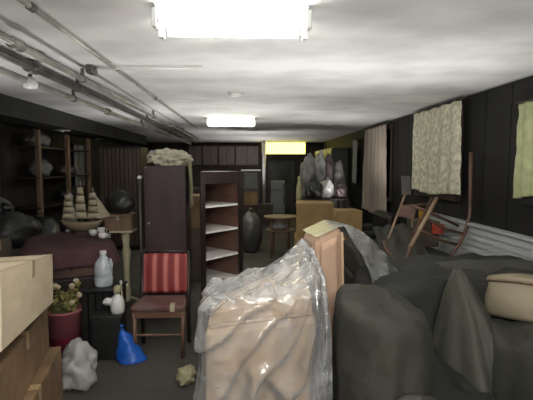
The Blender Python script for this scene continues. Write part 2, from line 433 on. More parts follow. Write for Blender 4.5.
# ------------------------------------------------------------------ cartons
def carton(label, cx, cy, z0, w, d, h, rz=0, m='carton', tilt=(0, 0), group=None, open_=False, seed=0, name='cardboard_box'):
    t = thing(name, label, 'cardboard box', (cx, cy, z0), (tilt[0], tilt[1], rz), group)
    bm = bmesh.new(); box(bm, (-w / 2, -d / 2, 0), (w / 2, d / 2, h - .006))
    obj('carton_body', bm, m, t, bev=.006, world=False)
    for s in (-1, 1):
        bm = bmesh.new()
        if open_:
            hexa(bm, [(-w / 2, s * d / 2, h - .006), (w / 2, s * d / 2, h - .006), (w / 2, s * d / 2 + .004, h - .002), (-w / 2, s * d / 2 + .004, h - .002),
                      (-w / 2 + .02, s * (d / 2 + .07), h + d * .22), (w / 2 - .02, s * (d / 2 + .07), h + d * .22), (w / 2 - .02, s * (d / 2 + .07) + .005, h + d * .22), (-w / 2 + .02, s * (d / 2 + .07) + .005, h + d * .22)])
        else:
            box(bm, (-w / 2, min(s * .003, s * d / 2), h - .006), (w / 2, max(s * .003, s * d / 2), h))
        obj('flap', bm, m, t, world=False)
    if not open_:
        obj('tape', B((-w / 2 - .001, -.03, h), (w / 2 + .001, .03, h + .002)), 'tape', t, world=False)
        for s in (-1, 1):
            obj('tape_end', B((min(s * w / 2, s * (w / 2 + .002)), -.03, h - .09), (max(s * w / 2, s * (w / 2 + .002)), .03, h)), 'tape', t, world=False)
    return t
G1 = 'cartons stacked at the near corner'
# tilted pale carton on top: its long face turns toward the room
far_, near_ = Vector((-1.30, 2.80)), Vector((-.96, 1.62))
ang = math.atan2((near_ - far_).x, -(near_ - far_).y)   # direction of the long face
ux = (far_ - near_).normalized(); nx = Vector((ux.y, -ux.x))  # outward to +x
L_ = (far_ - near_).length; wid = .62
cc = (far_ + near_) / 2 - nx * wid / 2
t = carton('pale cardboard box tilted on top of the brown boxes', cc.x, cc.y, .735, wid, L_, .32, math.atan2(-nx.x, nx.y) + PI / 2, 'carton_lit', (0, 0), G1)
t.rotation_euler = (Matrix.Rotation(math.atan2(nx.y, nx.x), 3, 'Z') @ Matrix.Rotation(R(-8.5), 3, 'X')).to_euler()
t.location.z = .785
carton('brown cardboard box under the tilted pale box', -1.53, 2.25, .36, .62, 1.05, .315, R(14), 'carton', group=G1)
carton('brown cardboard box standing on the floor under two other boxes', -1.50, 2.26, 0, .66, 1.1, .36, R(12), 'carton', group=G1)
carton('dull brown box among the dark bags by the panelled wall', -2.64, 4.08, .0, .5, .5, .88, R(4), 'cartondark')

# ------------------------------------------------------------------ bags and bundles
def bag(name, label, c, r, m, seed=0, amp=.2, knot=True, group=None, cat='bag'):
    c = Vector(c)
    t = thing(name, label, cat, (c.x, c.y, c.z - r[2] * .8), group=group)
    bm = bmesh.new(); lump(bm, c, r, seed, amp)
    obj('bag_body', bm, m, t, smooth=True)
    if knot:
        top = c + Vector((0, 0, r[2] * .93))
        bm = bmesh.new(); tube(bm, [top - Vector((0, 0, .05)), top + Vector((0, 0, .01)), top + Vector((.01, 0, .05)), top + Vector((.03, 0, .08))], [r[0] * .35, r[0] * .10, r[0] * .18, r[0] * .22], 9)
        obj('tied_neck', bm, m, t, smooth=True)
    return t
q = at(79, 372, 3.02)
bag('plastic_bag', 'crumpled grey white plastic bag on the floor in front of the red pot', (q.x, q.y, .134), (.125, .12, .165), 'bagwhite', 4, .45, False)

# blue bag: a folded triangular sack on the floor
q0 = Vector((-.97, 3.42, 0))
bm = bmesh.new()
def fb(u, v):
    th = u * 2 * PI; k = (1 - v) ** .8
    lean = Vector((-.075 * v, 0, 0))
    x, y = .115 * math.cos(th) * (k + .06), .09 * math.sin(th) * (k + .06)
    p = Vector((x, y, .265 * v)) + lean
    w = .014 * nz(p, 16, 2)
    return q0 + p + Vector((w, w, 0))
grid(bm, 36, 20, fb)
t = thing('blue_bag', 'crumpled bright blue plastic bag on the floor by the red chair', 'bag', q0)
obj('bag_body', bm, 'blue', t, smooth=True, solid=.004)
obj('bag_neck', T([q0 + Vector((-.075, 0, .25)), q0 + Vector((-.08, 0, .275)), q0 + Vector((-.07, 0, .295))], [.012, .008, .02], 8), 'blue', t, smooth=True)

# ------------------------------------------------------------------ pot with dried plant
q0 = at(66, 350, 3.64); q0.z = 0
t = thing('potted_plant', 'dried yellowish plant with cream blossoms in a red pot', 'plant', q0)
obj('pot', LA([(.001, 0), (.125, 0), (.133, .14), (.134, .145)], q0), 'potred', t, smooth=True)
obj('pot_collar', LA([(.136, .14), (.144, .34), (.152, .345), (.152, .365), (.138, .365), (.13, .30), (.001, .29)], q0), 'potpink', t, smooth=True)
rnd = random.Random(3)
bml, bmg, bms = bmesh.new(), bmesh.new(), bmesh.new()
tips = []
for i in range(26):
    a = rnd.uniform(0, 2 * PI); r = rnd.uniform(.02, .16); h = rnd.uniform(.44, .66) - r * .5
    b0 = q0 + Vector((r * .3 * math.cos(a), r * .3 * math.sin(a), .28)); e = q0 + Vector((r * math.cos(a), r * math.sin(a), h))
    tube(bms, [b0, (b0 + e) / 2 + Vector((0, 0, .03)), e], .004, 5); tips.append(e)
    for k in range(6):
        f = rnd.uniform(.45, 1); p = b0.lerp(e, f); d = Vector((rnd.uniform(-1, 1), rnd.uniform(-1, 1), rnd.uniform(-.5, .6))).normalized()
        s = d.cross(Vector((rnd.uniform(-1, 1), rnd.uniform(-1, 1), 1))).normalized(); l, w = rnd.uniform(.05, .085), rnd.uniform(.014, .024)
        tgt = bml if rnd.random() < .62 else bmg
        vs = [tgt.verts.new(x) for x in (p, p + d * l * .5 + s * w, p + d * l + Vector((0, 0, -.012)), p + d * l * .5 - s * w)]
        tgt.faces.new(vs)
obj('stem_cluster', bms, 'leafgreen', t)
o = obj('foliage', bml, 'leaf', t, solid=.002); o['kind'] = 'stuff'
o = obj('green_foliage', bmg, 'leafgreen', t, solid=.002); o['kind'] = 'stuff'
for e in tips[:9]:
    bm = bmesh.new(); lump(bm, e, (.024, .024, .022), rnd.random() * 9, .4, 5, False, 2)
    obj('blossom', bm, 'blossom', t, smooth=True)

# ------------------------------------------------------------------ table under maroon cloth, things on it
TC, TR, TW, TD, TZ = Vector((-1.845, 4.37, 0)), R(23.8), .385, .52, .80
t = thing('table', 'dark wooden table hidden under a maroon cloth', 'table', TC, (0, 0, TR))
L0 = dict(world=False)
obj('tabletop', B((-TW, -TD, TZ - .03), (TW, TD, TZ)), 'darkwood', t, bev=.005, **L0)
for x in (-TW + .02, TW - .08):
    for y in (-TD + .02, TD - .08): obj('leg', B((x, y, 0), (x + .06, y + .06, TZ - .03)), 'redwood' if y < 0 and x > 0 else 'darkwood', t, bev=.006, **L0)
obj('front_panel', B((-TW + .08, -TD + .06, .12), (TW - .08, -TD + .08, TZ - .03)), 'darkwood', t, **L0)
for k in range(3):
    dr = obj('drawer', B((-TW + .1, -TD + .045, .16 + k * .2), (TW - .1, -TD + .06, .34 + k * .2)), 'redwood' if k == 2 else 'darkwood', t, bev=.006, **L0)
    obj('knob', LA([(.001, -.02), (.016, -.012), (.01, .0)], (0, -TD + .03, .25 + k * .2)), 'black', dr, **L0)
bm = bmesh.new()
drape(bm, TC.x, TC.y, TW + .02, TD + .02, TZ + .05, TZ - .13, 3, .04, .02, 11, .01, .006, 10, 80, 22, rot=TR)
tag(obj('tablecloth', bm, 'cloth_maroon', smooth=True, solid=.005), 'maroon cloth spread over the table holding the model ship', 'tablecloth')

# model sailing ship
q0 = at(82, 228, 4.6); q0.z = TZ + .062
t = thing('model_ship', 'tan model sailing ship with many square sails on the maroon cloth', 'model ship', q0)
bm = bmesh.new()
NS = 12
def fh(u, v):
    x = -.22 + .44 * u; w = .055 * (1 - abs(2 * u - 1) ** 2.6) + .004; a = PI * v
    dp = .085 * (1 - abs(2 * u - 1) ** 4) + .01; sheer = .03 * (2 * u - 1) ** 2
    return q0 + Vector((x, -w * math.cos(a), .13 + sheer - dp * math.sin(a)))
grid(bm, 24, 12, fh)
obj('hull', bm, 'hull', t, smooth=True, solid=.006)
obj('deck', B(q0 + Vector((-.19, -.04, .118)), q0 + Vector((.19, .04, .124))), 'sail', t)
for x in (-.1, .1):
    obj('stand', B(q0 + Vector((x - .012, -.05, 0)), q0 + Vector((x + .012, .05, .052))), 'darkwood', t)
obj('bowsprit', T([q0 + Vector((.2, 0, .15)), q0 + Vector((.32, 0, .2))], .005, 6), 'hull', t)
for mx, mh in ((-.13, .44), (0, .52), (.13, .46)):
    m_ = obj('mast', T([q0 + Vector((mx, 0, .12)), q0 + Vector((mx, 0, mh + .05))], .006, 6), 'hull', t)
    for k in range(4):
        z = .17 + k * (mh - .17) / 4; hh = (mh - .17) / 4 * .86; ww = .068 - k * .010
        bm = bmesh.new()
        grid(bm, 8, 6, lambda u, v: q0 + Vector((mx + (u - .5) * 2 * ww * (1 - .14 * v), -.02 - .025 * math.sin(PI * u) * math.sin(PI * v), z + hh * v)))
        s_ = obj('sail', bm, 'sail', t, smooth=True, solid=.002)
        obj('yard', T([q0 + Vector((mx - ww, -.012, z + hh)), q0 + Vector((mx + ww, -.012, z + hh))], .003, 5), 'hull', s_)
bm = bmesh.new()
v = [bm.verts.new(q0 + Vector(p)) for p in ((.19, -.003, .17), (.31, 0, .2), (.15, .003, .44))]; bm.faces.new(v)
obj('jib', bm, 'sail', t, solid=.002)

def cup(label, q, r, h, handle=True):
    t = thing('cup', label, 'cup', q, group='china on the maroon cloth')
    obj('cup_body', LA([(.001, 0), (r * .6, 0), (r * .9, h * .4), (r, h), (r * .92, h), (r * .8, h * .4), (.001, h * .12)], q), 'china', t, smooth=True)
    q = Vector(q)
    obj('handle', T([q + Vector((r * .9, 0, h * .8)), q + Vector((r * 1.5, 0, h * .75)), q + Vector((r * 1.5, 0, h * .35)), q + Vector((r * .8, 0, h * .3))], r * .1, 6), 'china', t, smooth=True)
for px, py, Y, r, h, lb in ((93, 231, 4.5, .045, .06, 'white china cup by the model ship stern'), (103, 235, 4.3, .05, .055, 'white china cup closest to the table corner'), (101, 226, 4.6, .04, .07, 'taller white china cup behind the other two')):
    q = at(px, py, Y); q.z = TZ + .062; cup(lb, q, r, h)
q = at(83, 205, 5.3); q.z = TZ + .06
q = at(71, 212, 4.85); q.z = TZ + .062
t = thing('figurine', 'slender pale figurine vase standing behind the model ship', 'vase', q)
obj('body', LA([(.001, 0), (.05, 0), (.06, .12), (.035, .26), (.02, .34), (.03, .40), (.001, .44)], q), 'bagpale', t, smooth=True)
obj('foot', LA([(.001, 0), (.065, 0), (.065, .015), (.05, .02)], q), 'china', t)

# ------------------------------------------------------------------ slatted black crate and water jug
def crate(label, lo, hi, m, n=5):
    lo, hi = Vector(lo), Vector(hi)
    t = thing('slatted_crate', label, 'crate', ((lo.x + hi.x) / 2, (lo.y + hi.y) / 2, lo.z))
    w = (hi.x - lo.x) / n
    for i in range(n):
        for y in (lo.y, hi.y - .012):
            obj('slat', B((lo.x + i * w + .006, y, lo.z + .03), (lo.x + (i + 1) * w - .006, y + .012, hi.z - .03)), m, t)
    bm = bmesh.new()
    box(bm, (lo.x, lo.y + .012, lo.z), (lo.x + .012, hi.y - .012, hi.z - .02)); box(bm, (hi.x - .012, lo.y + .012, lo.z), (hi.x, hi.y - .012, hi.z - .02))
    box(bm, (lo.x, lo.y + .012, lo.z), (hi.x, hi.y - .012, lo.z + .012))
    obj('side_panel', bm, m, t)
    obj('lid', B((lo.x - .01, lo.y - .01, hi.z - .02), (hi.x + .01, hi.y + .01, hi.z)), m, t, bev=.004)
crate('black slatted crate holding up the water jug', (-1.45, 3.62, 0), (-1.14, 3.90, .53), 'black')
q = at(104, 285, 3.76); q.z = .531
t = thing('water_jug', 'clear plastic water jug standing on the black crate', 'jug', q)
obj('jug_body', LA([(.001, 0), (.072, 0), (.08, .015), (.08, .08), (.074, .09), (.08, .10), (.08, .17), (.07, .21), (.035, .26), (.025, .275), (.025, .29), (.001, .29)], q), 'jug', t, smooth=True)
obj('cap', LA([(.029, .285), (.029, .315), (.001, .318)], q), 'white', t)
obj('handle', T([q + Vector((.05, -.02, .24)), q + Vector((.075, -.03, .25)), q + Vector((.088, -.03, .20)), q + Vector((.076, -.025, .15))], .008, 8), 'jug', t, smooth=True)
# low dark box with squat bottle
t = thing('storage_box', 'low black storage box behind the blue bag', 'box', (-1.16, 3.5, 0))
obj('box_body', B((-1.28, 3.40, 0), (-1.05, 3.595, .35)), 'black', t, bev=.01)
obj('lid', B((-1.29, 3.39, .35), (-1.04, 3.60, .375)), 'black', t, bev=.008)
q = at(118, 320, 3.48); q.z = .376
t = thing('spray_bottle', 'white plastic bottle with a yellow cap on the low black box', 'bottle', q)
bm = bmesh.new(); lathe(bm, [(.001, 0), (.05, 0), (.056, .02), (.058, .09), (.045, .13), (.02, .155), (.018, .17), (.001, .17)], 20, q)
obj('bottle_body', bm, 'china', t, smooth=True)
obj('cap', LA([(.024, .165), (.03, .18), (.026, .23), (.001, .24)], q), 'cloth_yellow', t, smooth=True)
bm = bmesh.new(); lump(bm, q + Vector((-.07, -.01, .10)), (.045, .03, .03), 3, .3, 4, False, 3); obj('handle_grip', bm, 'china', t, smooth=True)
t = thing('stick', 'thin pale stick leaning behind the white bottle', 'stick', at(129, 300, 3.6))
a = at(121, 284, 3.57)
b = Vector((-1.075, 3.56, .385))
obj('stick_rod', T([a, b], .007, 8), 'cream', t)
obj('stick_tip', T([a, a + (a - b).normalized() * .03], .011, 8), 'china', t)

# ------------------------------------------------------------------ stand with a wooden box
q = at(126, 258, 4.85)
bx, by = q.x, 4.85
bx = at(126, 240, 4.85).x
t = thing('pedestal_stand', 'cream turned pedestal stand beside the maroon table', 'stand', (bx, by, 0))
obj('post', LA([(.05, .04), (.035, .08), (.045, .16), (.03, .22), (.04, .5), (.05, .62), (.035, .68), (.05, .8), (.05, .85)], (bx, by, 0)), 'cream', t, smooth=True)
obj('top_plate', B((bx - .15, by - .12, .85), (bx + .1, by + .12, .875)), 'cream', t, bev=.005)
for k in range(3):
    a = k * 2 * PI / 3 + .5
    obj('foot', T([(bx + .03 * math.cos(a), by + .03 * math.sin(a), .08), (bx + .14 * math.cos(a), by + .14 * math.sin(a), .015)], .014, 8), 'cream', t)
t = thing('wooden_box', 'small brown wooden box on the cream pedestal stand', 'box', (bx - .05, by, .876))
obj('box_body', B((bx - .20, by - .11, .876), (bx + .10, by + .11, 1.02)), 'midwood', t, bev=.006)
obj('lid', B((bx - .205, by - .115, 1.022), (bx + .105, by + .115, 1.06)), 'midwood', t, bev=.006)
obj('clasp', B((bx - .065, by - .122, .995), (bx - .035, by - .116, 1.04)), 'pipe', t)
bm = bmesh.new(); lump(bm, (bx - .06, by + .02, 1.175), (.16, .10, .14), 8, .12, 3)
t = thing('black_cushion', 'black cushion resting on the small wooden box', 'cushion', (bx - .06, by, 1.062))
obj('cushion_body', bm, 'bagdark', t, smooth=True)
obj('piping', T([(bx - .06 + .165 * math.cos(k * PI / 12), by + .02 + .02 * 0, 1.175 + .143 * math.sin(k * PI / 12)) for k in range(0, 13)], .006, 6), 'black', t)

# ------------------------------------------------------------------ tall narrow maroon cabinet
x0, x1 = at(144, 200, 4.8).x, at(186, 200, 4.8).x
y0, y1, zt = 4.8, 5.2, 1.605
t = thing('tall_cabinet', 'tall narrow maroon cabinet standing behind the red chair', 'cabinet', ((x0 + x1) / 2, 5.0, 0))
obj('cabinet_body', B((x0, y0 + .02, .04), (x1, y1, zt)), 'darkwood', t, bev=.004)
obj('plinth', B((x0 + .01, y0 + .03, 0), (x1 - .01, y1 - .02, .04)), 'black', t)
d_ = obj('door', B((x0 + .004, y0, .06), (x1 - .004, y0 + .02, zt - .006)), 'maroon', t, bev=.004)
obj('knob', LA([(.001, 0), (.012, .004), (.016, .016), (.010, .026), (.006, .034)], (0, 0, 0)), 'pipe', d_)
d_.children[0].data.transform(Matrix.Translation((x0 + .05, y0 - .002, .95)) @ Matrix.Rotation(PI / 2, 4, 'X') @ Matrix.Translation((0, 0, -.034)) if False else Matrix.Translation((x0 + .05, y0 - .034, .95)) @ Matrix.Rotation(-PI / 2, 4, 'X'))
# pale post leaning beside it
t = thing('metal_pole', 'thin grey pole with a white knob beside the tall maroon cabinet', 'pole', (x0 - .05, 4.78, 0))
xx = at(140, 200, 4.7).x
obj('pole_shaft', T([(xx, 4.7, 0), (xx, 4.7, 1.46)], .014, 10), 'metalgrey', t, smooth=True)
bm = bmesh.new(); lump(bm, (xx, 4.7, 1.47), (.028, .028, .028), 0, 0, 1, False, 2); obj('knob', bm, 'china', t, smooth=True)
obj('base', LA([(.001, 0), (.08, 0), (.08, .02), (.016, .03)], (xx, 4.7, 0)), 'metalgrey', t)
# crumpled paper sack on the cabinet and cloth hanging over its side
bm = bmesh.new()
rnd = random.Random(8)
lump(bm, ((x0 + x1) / 2 + .02, 5.0, zt + .08), (.215, .15, .105), 5, .35, 6, True, 4)
t = thing('paper_sack', 'crumpled cream paper sack on top of the tall maroon cabinet', 'sack', ((x0 + x1) / 2, 5.0, zt))
obj('sack_body', bm, 'paper', t, smooth=False)
obj('rolled_end', T([(x0 + .02, 4.93, zt + .10), (x0 + .06, 4.94, zt + .16), (x0 + .18, 4.95, zt + .14)], .02, 8), 'bagpale', t, smooth=True)
bm = bmesh.new()
grid(bm, 12, 24, lambda u, v: Vector((x1 + .015 + .012 * math.sin(9 * u + 3 * v) + .03 * v, 4.86 + .26 * u, zt + .08 - .55 * v)))
t = thing('hanging_cloth', 'yellowish cloth hanging beside the tall maroon cabinet', 'cloth', (x1 + .03, 5.0, zt - .4))
obj('cloth_fold', bm, 'cloth_yellow', t, smooth=True, solid=.005)
obj('cloth_hem', T([(x1 + .047, 4.86, zt - .47), (x1 + .047, 5.12, zt - .47)], .008, 6), 'cloth_yellow', t)
# carton between cabinets
carton('brown cardboard box on a stack between the maroon and corner cabinets', at(190, 200, 5.9).x, 6.0, .74, .34, .4, .45, 0, 'carton', group='cartons between the cabinets')
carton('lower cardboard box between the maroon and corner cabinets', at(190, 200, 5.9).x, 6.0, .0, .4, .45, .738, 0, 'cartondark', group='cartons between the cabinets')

# ------------------------------------------------------------------ red upholstered chair
cx, yb, yf = -.745, 3.74, 3.40
t = thing('side_chair', 'wooden chair with a red striped padded back facing the viewer', 'chair', (cx, (yb + yf) / 2, 0))
hw = .19
for s in (-1, 1):
    obj('back_post', T([(cx + s * (hw + .015), yb, 0), (cx + s * (hw + .015), yb - .02, .43), (cx + s * (hw + .012), yb + .06, .83)], [.018, .02, .015], 8), 'darkwood', t, smooth=True)
    obj('leg', T([(cx + s * .195, yf + .03, 0), (cx + s * .20, yf + .03, .40)], [.014, .021], 8), 'chairwood', t, smooth=True)
def fpad(u, v):
    return Vector((cx - hw + 2 * hw * u, yb - .02 + .06 * v - .03 * math.sin(PI * u) ** .5 * math.sin(PI * v) ** .5 + .0, .475 + .335 * v))
bm = bmesh.new(); grid(bm, 16, 12, fpad)
obj('back_pad', bm, 'redstripe', t, smooth=True, solid=.03)
obj('top_rail', T([(cx - hw - .02, yb + .062, .82), (cx, yb + .05, .832), (cx + hw + .02, yb + .062, .82)], .013, 8), 'darkwood', t, smooth=True)
bm = bmesh.new(); hexa(bm, [(cx - .225, yf, .40), (cx + .225, yf, .40), (cx + .19, yb - .03, .40), (cx - .19, yb - .03, .40),
                            (cx - .225, yf, .455), (cx + .225, yf, .455), (cx + .19, yb - .03, .455), (cx - .19, yb - .03, .455)])
obj('seat', bm, 'redseat', t, bev=.018)
bm = bmesh.new(); box(bm, (cx - .215, yf + .012, .35), (cx + .215, yf + .035, .40)); box(bm, (cx - .2, yf + .03, .35), (cx - .18, yb, .40)); box(bm, (cx + .18, yf + .03, .35), (cx + .2, yb, .40))
obj('seat_rail', bm, 'chairwood', t)
obj('stretcher', T([(cx - .195, yf + .03, .2), (cx + .195, yf + .03, .2)], .01, 8), 'chairwood', t)
q = Vector((cx + .12, yf + .01, .456))
bm = bmesh.new(); hexa(bm, [q + Vector(p) for p in ((-.018, -.02, -.05), (.018, -.02, -.05), (.018, -.014, -.05), (-.018, -.014, -.05), (-.018, -.02, .01), (.018, -.02, .01), (.018, .03, .012), (-.018, .03, .012))])
tag(obj('paper_tag', bm, 'cream'), 'small cream paper tag hanging over the front of the red chair seat', 'tag')

# ------------------------------------------------------------------ corner cabinet with white shelves
Aq, Bq = at(201, 250, 3.98), at(241, 250, 4.36)
A2, B2, C2 = Vector((Aq.x, Aq.y)), Vector((Bq.x, Bq.y)), Vector((-.50, 4.74))
t = thing('corner_cabinet', 'open dark corner cabinet with white triangular shelves', 'cabinet', (A2.x, A2.y, 0), group=None)
ZT = 1.545
def wallpanel(p, q, th, z0, z1, inward):
    d = (q - p).normalized(); n = Vector((-d.y, d.x)) * th * inward
    bm = bmesh.new(); prism(bm, [tuple(p), tuple(q), tuple(q + n), tuple(p + n)], z0, z1); return bm
obj('back_panel', wallpanel(B2, C2, .018, .05, ZT - .03, 1), 'redwood', t)
obj('side_panel', wallpanel(C2, A2, .018, .05, ZT - .03, 1), 'darkwood', t)
obj('top', (lambda bm: (prism(bm, [tuple(A2), tuple(B2), tuple(C2)], ZT - .03, ZT), bm)[1])(bmesh.new()), 'darkwood', t)
obj('base', (lambda bm: (prism(bm, [tuple(A2), tuple(B2), tuple(C2)], 0, .08), bm)[1])(bmesh.new()), 'darkwood', t)
dAB = (B2 - A2).normalized(); nAB = Vector((dAB.y, -dAB.x))
def stile(p0, w):
    bm = bmesh.new(); a = p0; b = p0 + dAB * w
    prism(bm, [tuple(a), tuple(b), tuple(b + nAB * .022), tuple(a + nAB * .022)], .0, ZT); return bm
obj('stile', stile(A2 - dAB * .01, .055), 'darkwood', t, bev=.004)
obj('stile', stile(B2 - dAB * .045, .055), 'darkwood', t, bev=.004)
bm = bmesh.new(); a, b = A2 + dAB * .045, B2 - dAB * .045
prism(bm, [tuple(a), tuple(b), tuple(b + nAB * .02), tuple(a + nAB * .02)], ZT - .115, ZT - .002)
obj('top_rail', bm, 'darkwood', t)
for z in (1.215, .965, .70, .45, .2):
    cen = (A2 + B2 + C2) / 3
    tri = [tuple(cen + (p - cen) * .95) for p in (A2, B2, C2)]
    bm = bmesh.new(); prism(bm, tri, z - .02, z)
    obj('shelf', bm, 'shelfwhite', t, bev=.003)

# ------------------------------------------------------------------ armchair and sofa wrapped in clear plastic
ax0, ax1 = at(203, 320, 2.05).x, at(317, 320, 2.05).x
t = thing('armchair', 'tan upholstered armchair wrapped in clear plastic', 'armchair', ((ax0 + ax1) / 2, 2.35, 0))
bm = bmesh.new(); hexa(bm, [(ax0, 2.05, .06), (ax1, 2.05, .06), (ax1, 2.72, .06), (ax0, 2.72, .06), (ax0, 2.05, .79), (ax1, 2.05, .85), (ax1, 2.72, .92), (ax0 + .08, 2.72, .76)])
obj('frame', bm, 'sofa', t, bev=.04)
bm = bmesh.new(); hexa(bm, [(ax0 + .02, 2.08, .795), (ax1 - .02, 2.08, .855), (ax1 - .01, 2.7, .915), (ax0 + .09, 2.7, .765), (ax0 + .03, 2.08, .86), (ax1 - .02, 2.09, .935), (ax1 - .02, 2.66, .985), (ax0 + .10, 2.68, .775)])
obj('cushion', bm, 'sofa', t, bev=.03)
obj('piping', T([(ax0 + .03, 2.045, .80), (ax1 - .03, 2.045, .86)], .01, 8), 'sofa', t, smooth=True)
for x in (ax0 + .06, ax1 - .06):
    for y in (2.12, 2.68): obj('leg', T([(x, y, 0), (x, y, .07)], [.02, .028], 10), 'darkwood', t)

sx0, sx1 = at(318, 280, 2.75).x, at(350, 280, 2.75).x
t = thing('upended_sofa', 'peach upholstered sofa end standing upright behind the wrapped armchair', 'sofa', ((sx0 + sx1) / 2, 3.05, 0))
bm = bmesh.new(); hexa(bm, [(sx0, 2.82, .0), (sx1, 2.82, .0), (sx1 + .05, 3.5, .0), (sx0, 3.5, .0), (sx0 - .02, 2.82, 1.10), (sx1 - .04, 2.82, 1.185), (sx1 - .02, 3.5, 1.12), (sx0, 3.5, 1.05)])
obj('sofa_body', bm, 'peach', t, bev=.045)
obj('piping', T([(sx1 - .015, 2.815, .1), (sx1 - .045, 2.815, 1.15)], .01, 8), 'sofa', t, smooth=True)
bm = bmesh.new(); hexa(bm, [(sx0 + .03, 2.765, .08), (sx1 - .04, 2.765, .08), (sx1 - .04, 2.83, .08), (sx0 + .03, 2.83, .08), (sx0 + .02, 2.765, 1.06), (sx1 - .08, 2.765, 1.12), (sx1 - .08, 2.83, 1.13), (sx0 + .02, 2.83, 1.07)])
obj('seat_cushion', bm, 'peach', t, bev=.025)

# plastic over the armchair: gathered folds sweeping up to one corner
def ridge(s, k): return abs(math.sin(s * k)) ** .6
def topA(x, y):
    u = (x - ax0) / (ax1 - ax0); v = (y - 2.05) / .7
    u = min(max(u, 0), 1); v = min(max(v, 0), 1)
    return (.92 + .07 * u) * (1 - v) + (.85 + .12 * u + .15 * u ** 3) * v + .025 * nz((x, y, 0), 6, 4) + .025 * abs(nz((x, y, 0), 13, 7))
bm = bmesh.new()
drape(bm, (ax0 + ax1) / 2, 2.38, (ax1 - ax0) / 2 + .03, .37, topA, .03, 5, .05, .03, 10, .03, .03, 7, 360, 90)
# pleats: pull the front skirt into folds that run up toward the raised corner
for v in bm.verts:
    if v.co.y < 2.10 and v.co.z < .97:
        dx, dz = v.co.x - (ax1 + .05), 1.15 - v.co.z
        a_ = math.atan2(-dx, dz) + .12 * nz(v.co, 4, 2)
        q_ = a_ * 4.2 + .25 * nz(v.co, 2.5, 8) + .1; cell = math.floor(q_); tt = q_ - cell
        k = tt / .10 if tt < .10 else max(0, 1 - (tt - .10) / .55)
        k = k * k * (3 - 2 * k)
        amp = (.025 + .05 * abs(nz((cell * 3.7, dz * 1.2, 0), 1.3, 6))) * min(1, (abs(dx) + dz) / .3)
        v.co.y -= amp * k + .008 * abs(nz(v.co, 10, 5)) + .012
tag(obj('plastic_sheet', bm, 'plastic', smooth=True), 'clear crumpled plastic sheet draped over the tan armchair', 'plastic sheet', 'clear plastic sheets over the furniture')
# twisted gather of plastic between the two pieces
bm = bmesh.new()
pa, pb, pc, pd = at(308, 247, 2.62), at(319, 275, 2.38), at(322, 320, 2.12), at(318, 420, 2.0)
def fg(u, v):
    P_ = [pa, pb, pc, pd]; s = v * 3; i = min(int(s), 2); f = s - i
    p = P_[i].lerp(P_[i + 1], f)
    w = .035 + .05 * v
    off = (u - .5) * w * 2
    return p + Vector((off * .55 + .012 * math.sin(u * 22 + v * 5), -.03 - .028 * math.sin(u * 17 + v * 3) - abs(off) * .1, .01 * nz((u * 3, v * 9, 0), 3)))
grid(bm, 30, 50, fg)
tag(obj('plastic_strip', bm, 'plastic', smooth=True), 'gathered strip of plastic hanging at the edge of the wrapped armchair', 'plastic sheet', 'clear plastic sheets over the furniture')
# plastic over the sofa end, falling toward the dust sheets
bm = bmesh.new()
def fs(u, v):
    t = max(0, (.4 - u) / .4); uu = max(0, (u - .4) / .6)
    if v < .25:
        k = v / .25; x = sx0 - .005 + (sx1 - sx0 - .03) * k; z = 1.118 + .088 * k - .065 * uu; d = 0
    else:
        k = (v - .25) / .75; x = sx1 - .035 + .40 * k ** .85 * (1 - .2 * uu); z = 1.206 - .065 * uu - .40 * k ** 1.5; d = min(1, k * 3)
    yy = 2.80 + .75 * uu - .22 * t * d
    z -= .40 * t ** 1.3 * d * (1 - .35 * k)
    p = Vector((x, yy, z))
    w = (.018 * nz(p, 6, 3) + .018 * abs(nz(p, 12, 8)) + .022 * math.sin(26 * v + 4 * t) * t) * (.3 + .7 * d)
    return p + Vector((w * .6, -abs(w) - .015 * t, w))
grid(bm, 50, 70, fs)
tag(obj('plastic_sheet', bm, 'plastic2', smooth=True), 'cloudy plastic sheet falling off the upright sofa end onto the dust sheets', 'plastic sheet', 'clear plastic sheets over the furniture')

# ------------------------------------------------------------------ dust-sheeted pile near the viewer
GD = 'dark dust sheets over the near pile'
def sheet(name, label, bm, m, solid=.008):
    return tag(obj(name, bm, m, smooth=True, solid=solid), label, 'dust sheet', GD)
# draped arm block
bm = bmesh.new()
drape(bm, .655, 2.02, .20, .30, lambda x, y: .925 + .03 * (y - 1.8) - .25 * max(0, x - .72) - .9 * max(0, .52 - x) ** 1.3, .0, 2, .06, .06, 7, .03, .02, 2.8, 120, 44)
sheet('dust_sheet', 'olive dust sheet rounded over a chair arm beside the wrapped armchair', bm, 'tarp')
# low seat between arm and drape
bm = bmesh.new()
drape(bm, 1.03, 2.12, .17, .36, lambda x, y: .60 + .12 * (y - 1.8) - .1 + .03 * math.sin(9 * x), .0, 6, .05, .05, 8, .04, .02, 4, 80, 34)
sheet('dust_sheet', 'charcoal dust sheet sunk over a seat between two raised folds', bm, 'tarp3')
# pointed drape
ap = at(457, 268, 2.25)
bm = bmesh.new()
def ft(u, v):
    th = -PI * 1.08 + u * PI * 1.16
    r = .012 + .36 * v ** .8
    fold = 1 + .16 * math.sin(9 * th + .8 + 2 * v) * v
    return Vector((ap.x + .17 * v + r * .85 * math.cos(th) * fold, ap.y + r * 1.5 * math.sin(th) * fold, ap.z - ap.z * v * .98 + .01 * nz((u * 4, v * 5, 0), 2))) + Vector((0, 0, .02 * math.sin(5 * th) * v))
grid(bm, 70, 40, ft)
sheet('pointed_dust_sheet', 'olive dust sheet hanging in a pointed fold below the beige hassock', bm, 'tarp2')
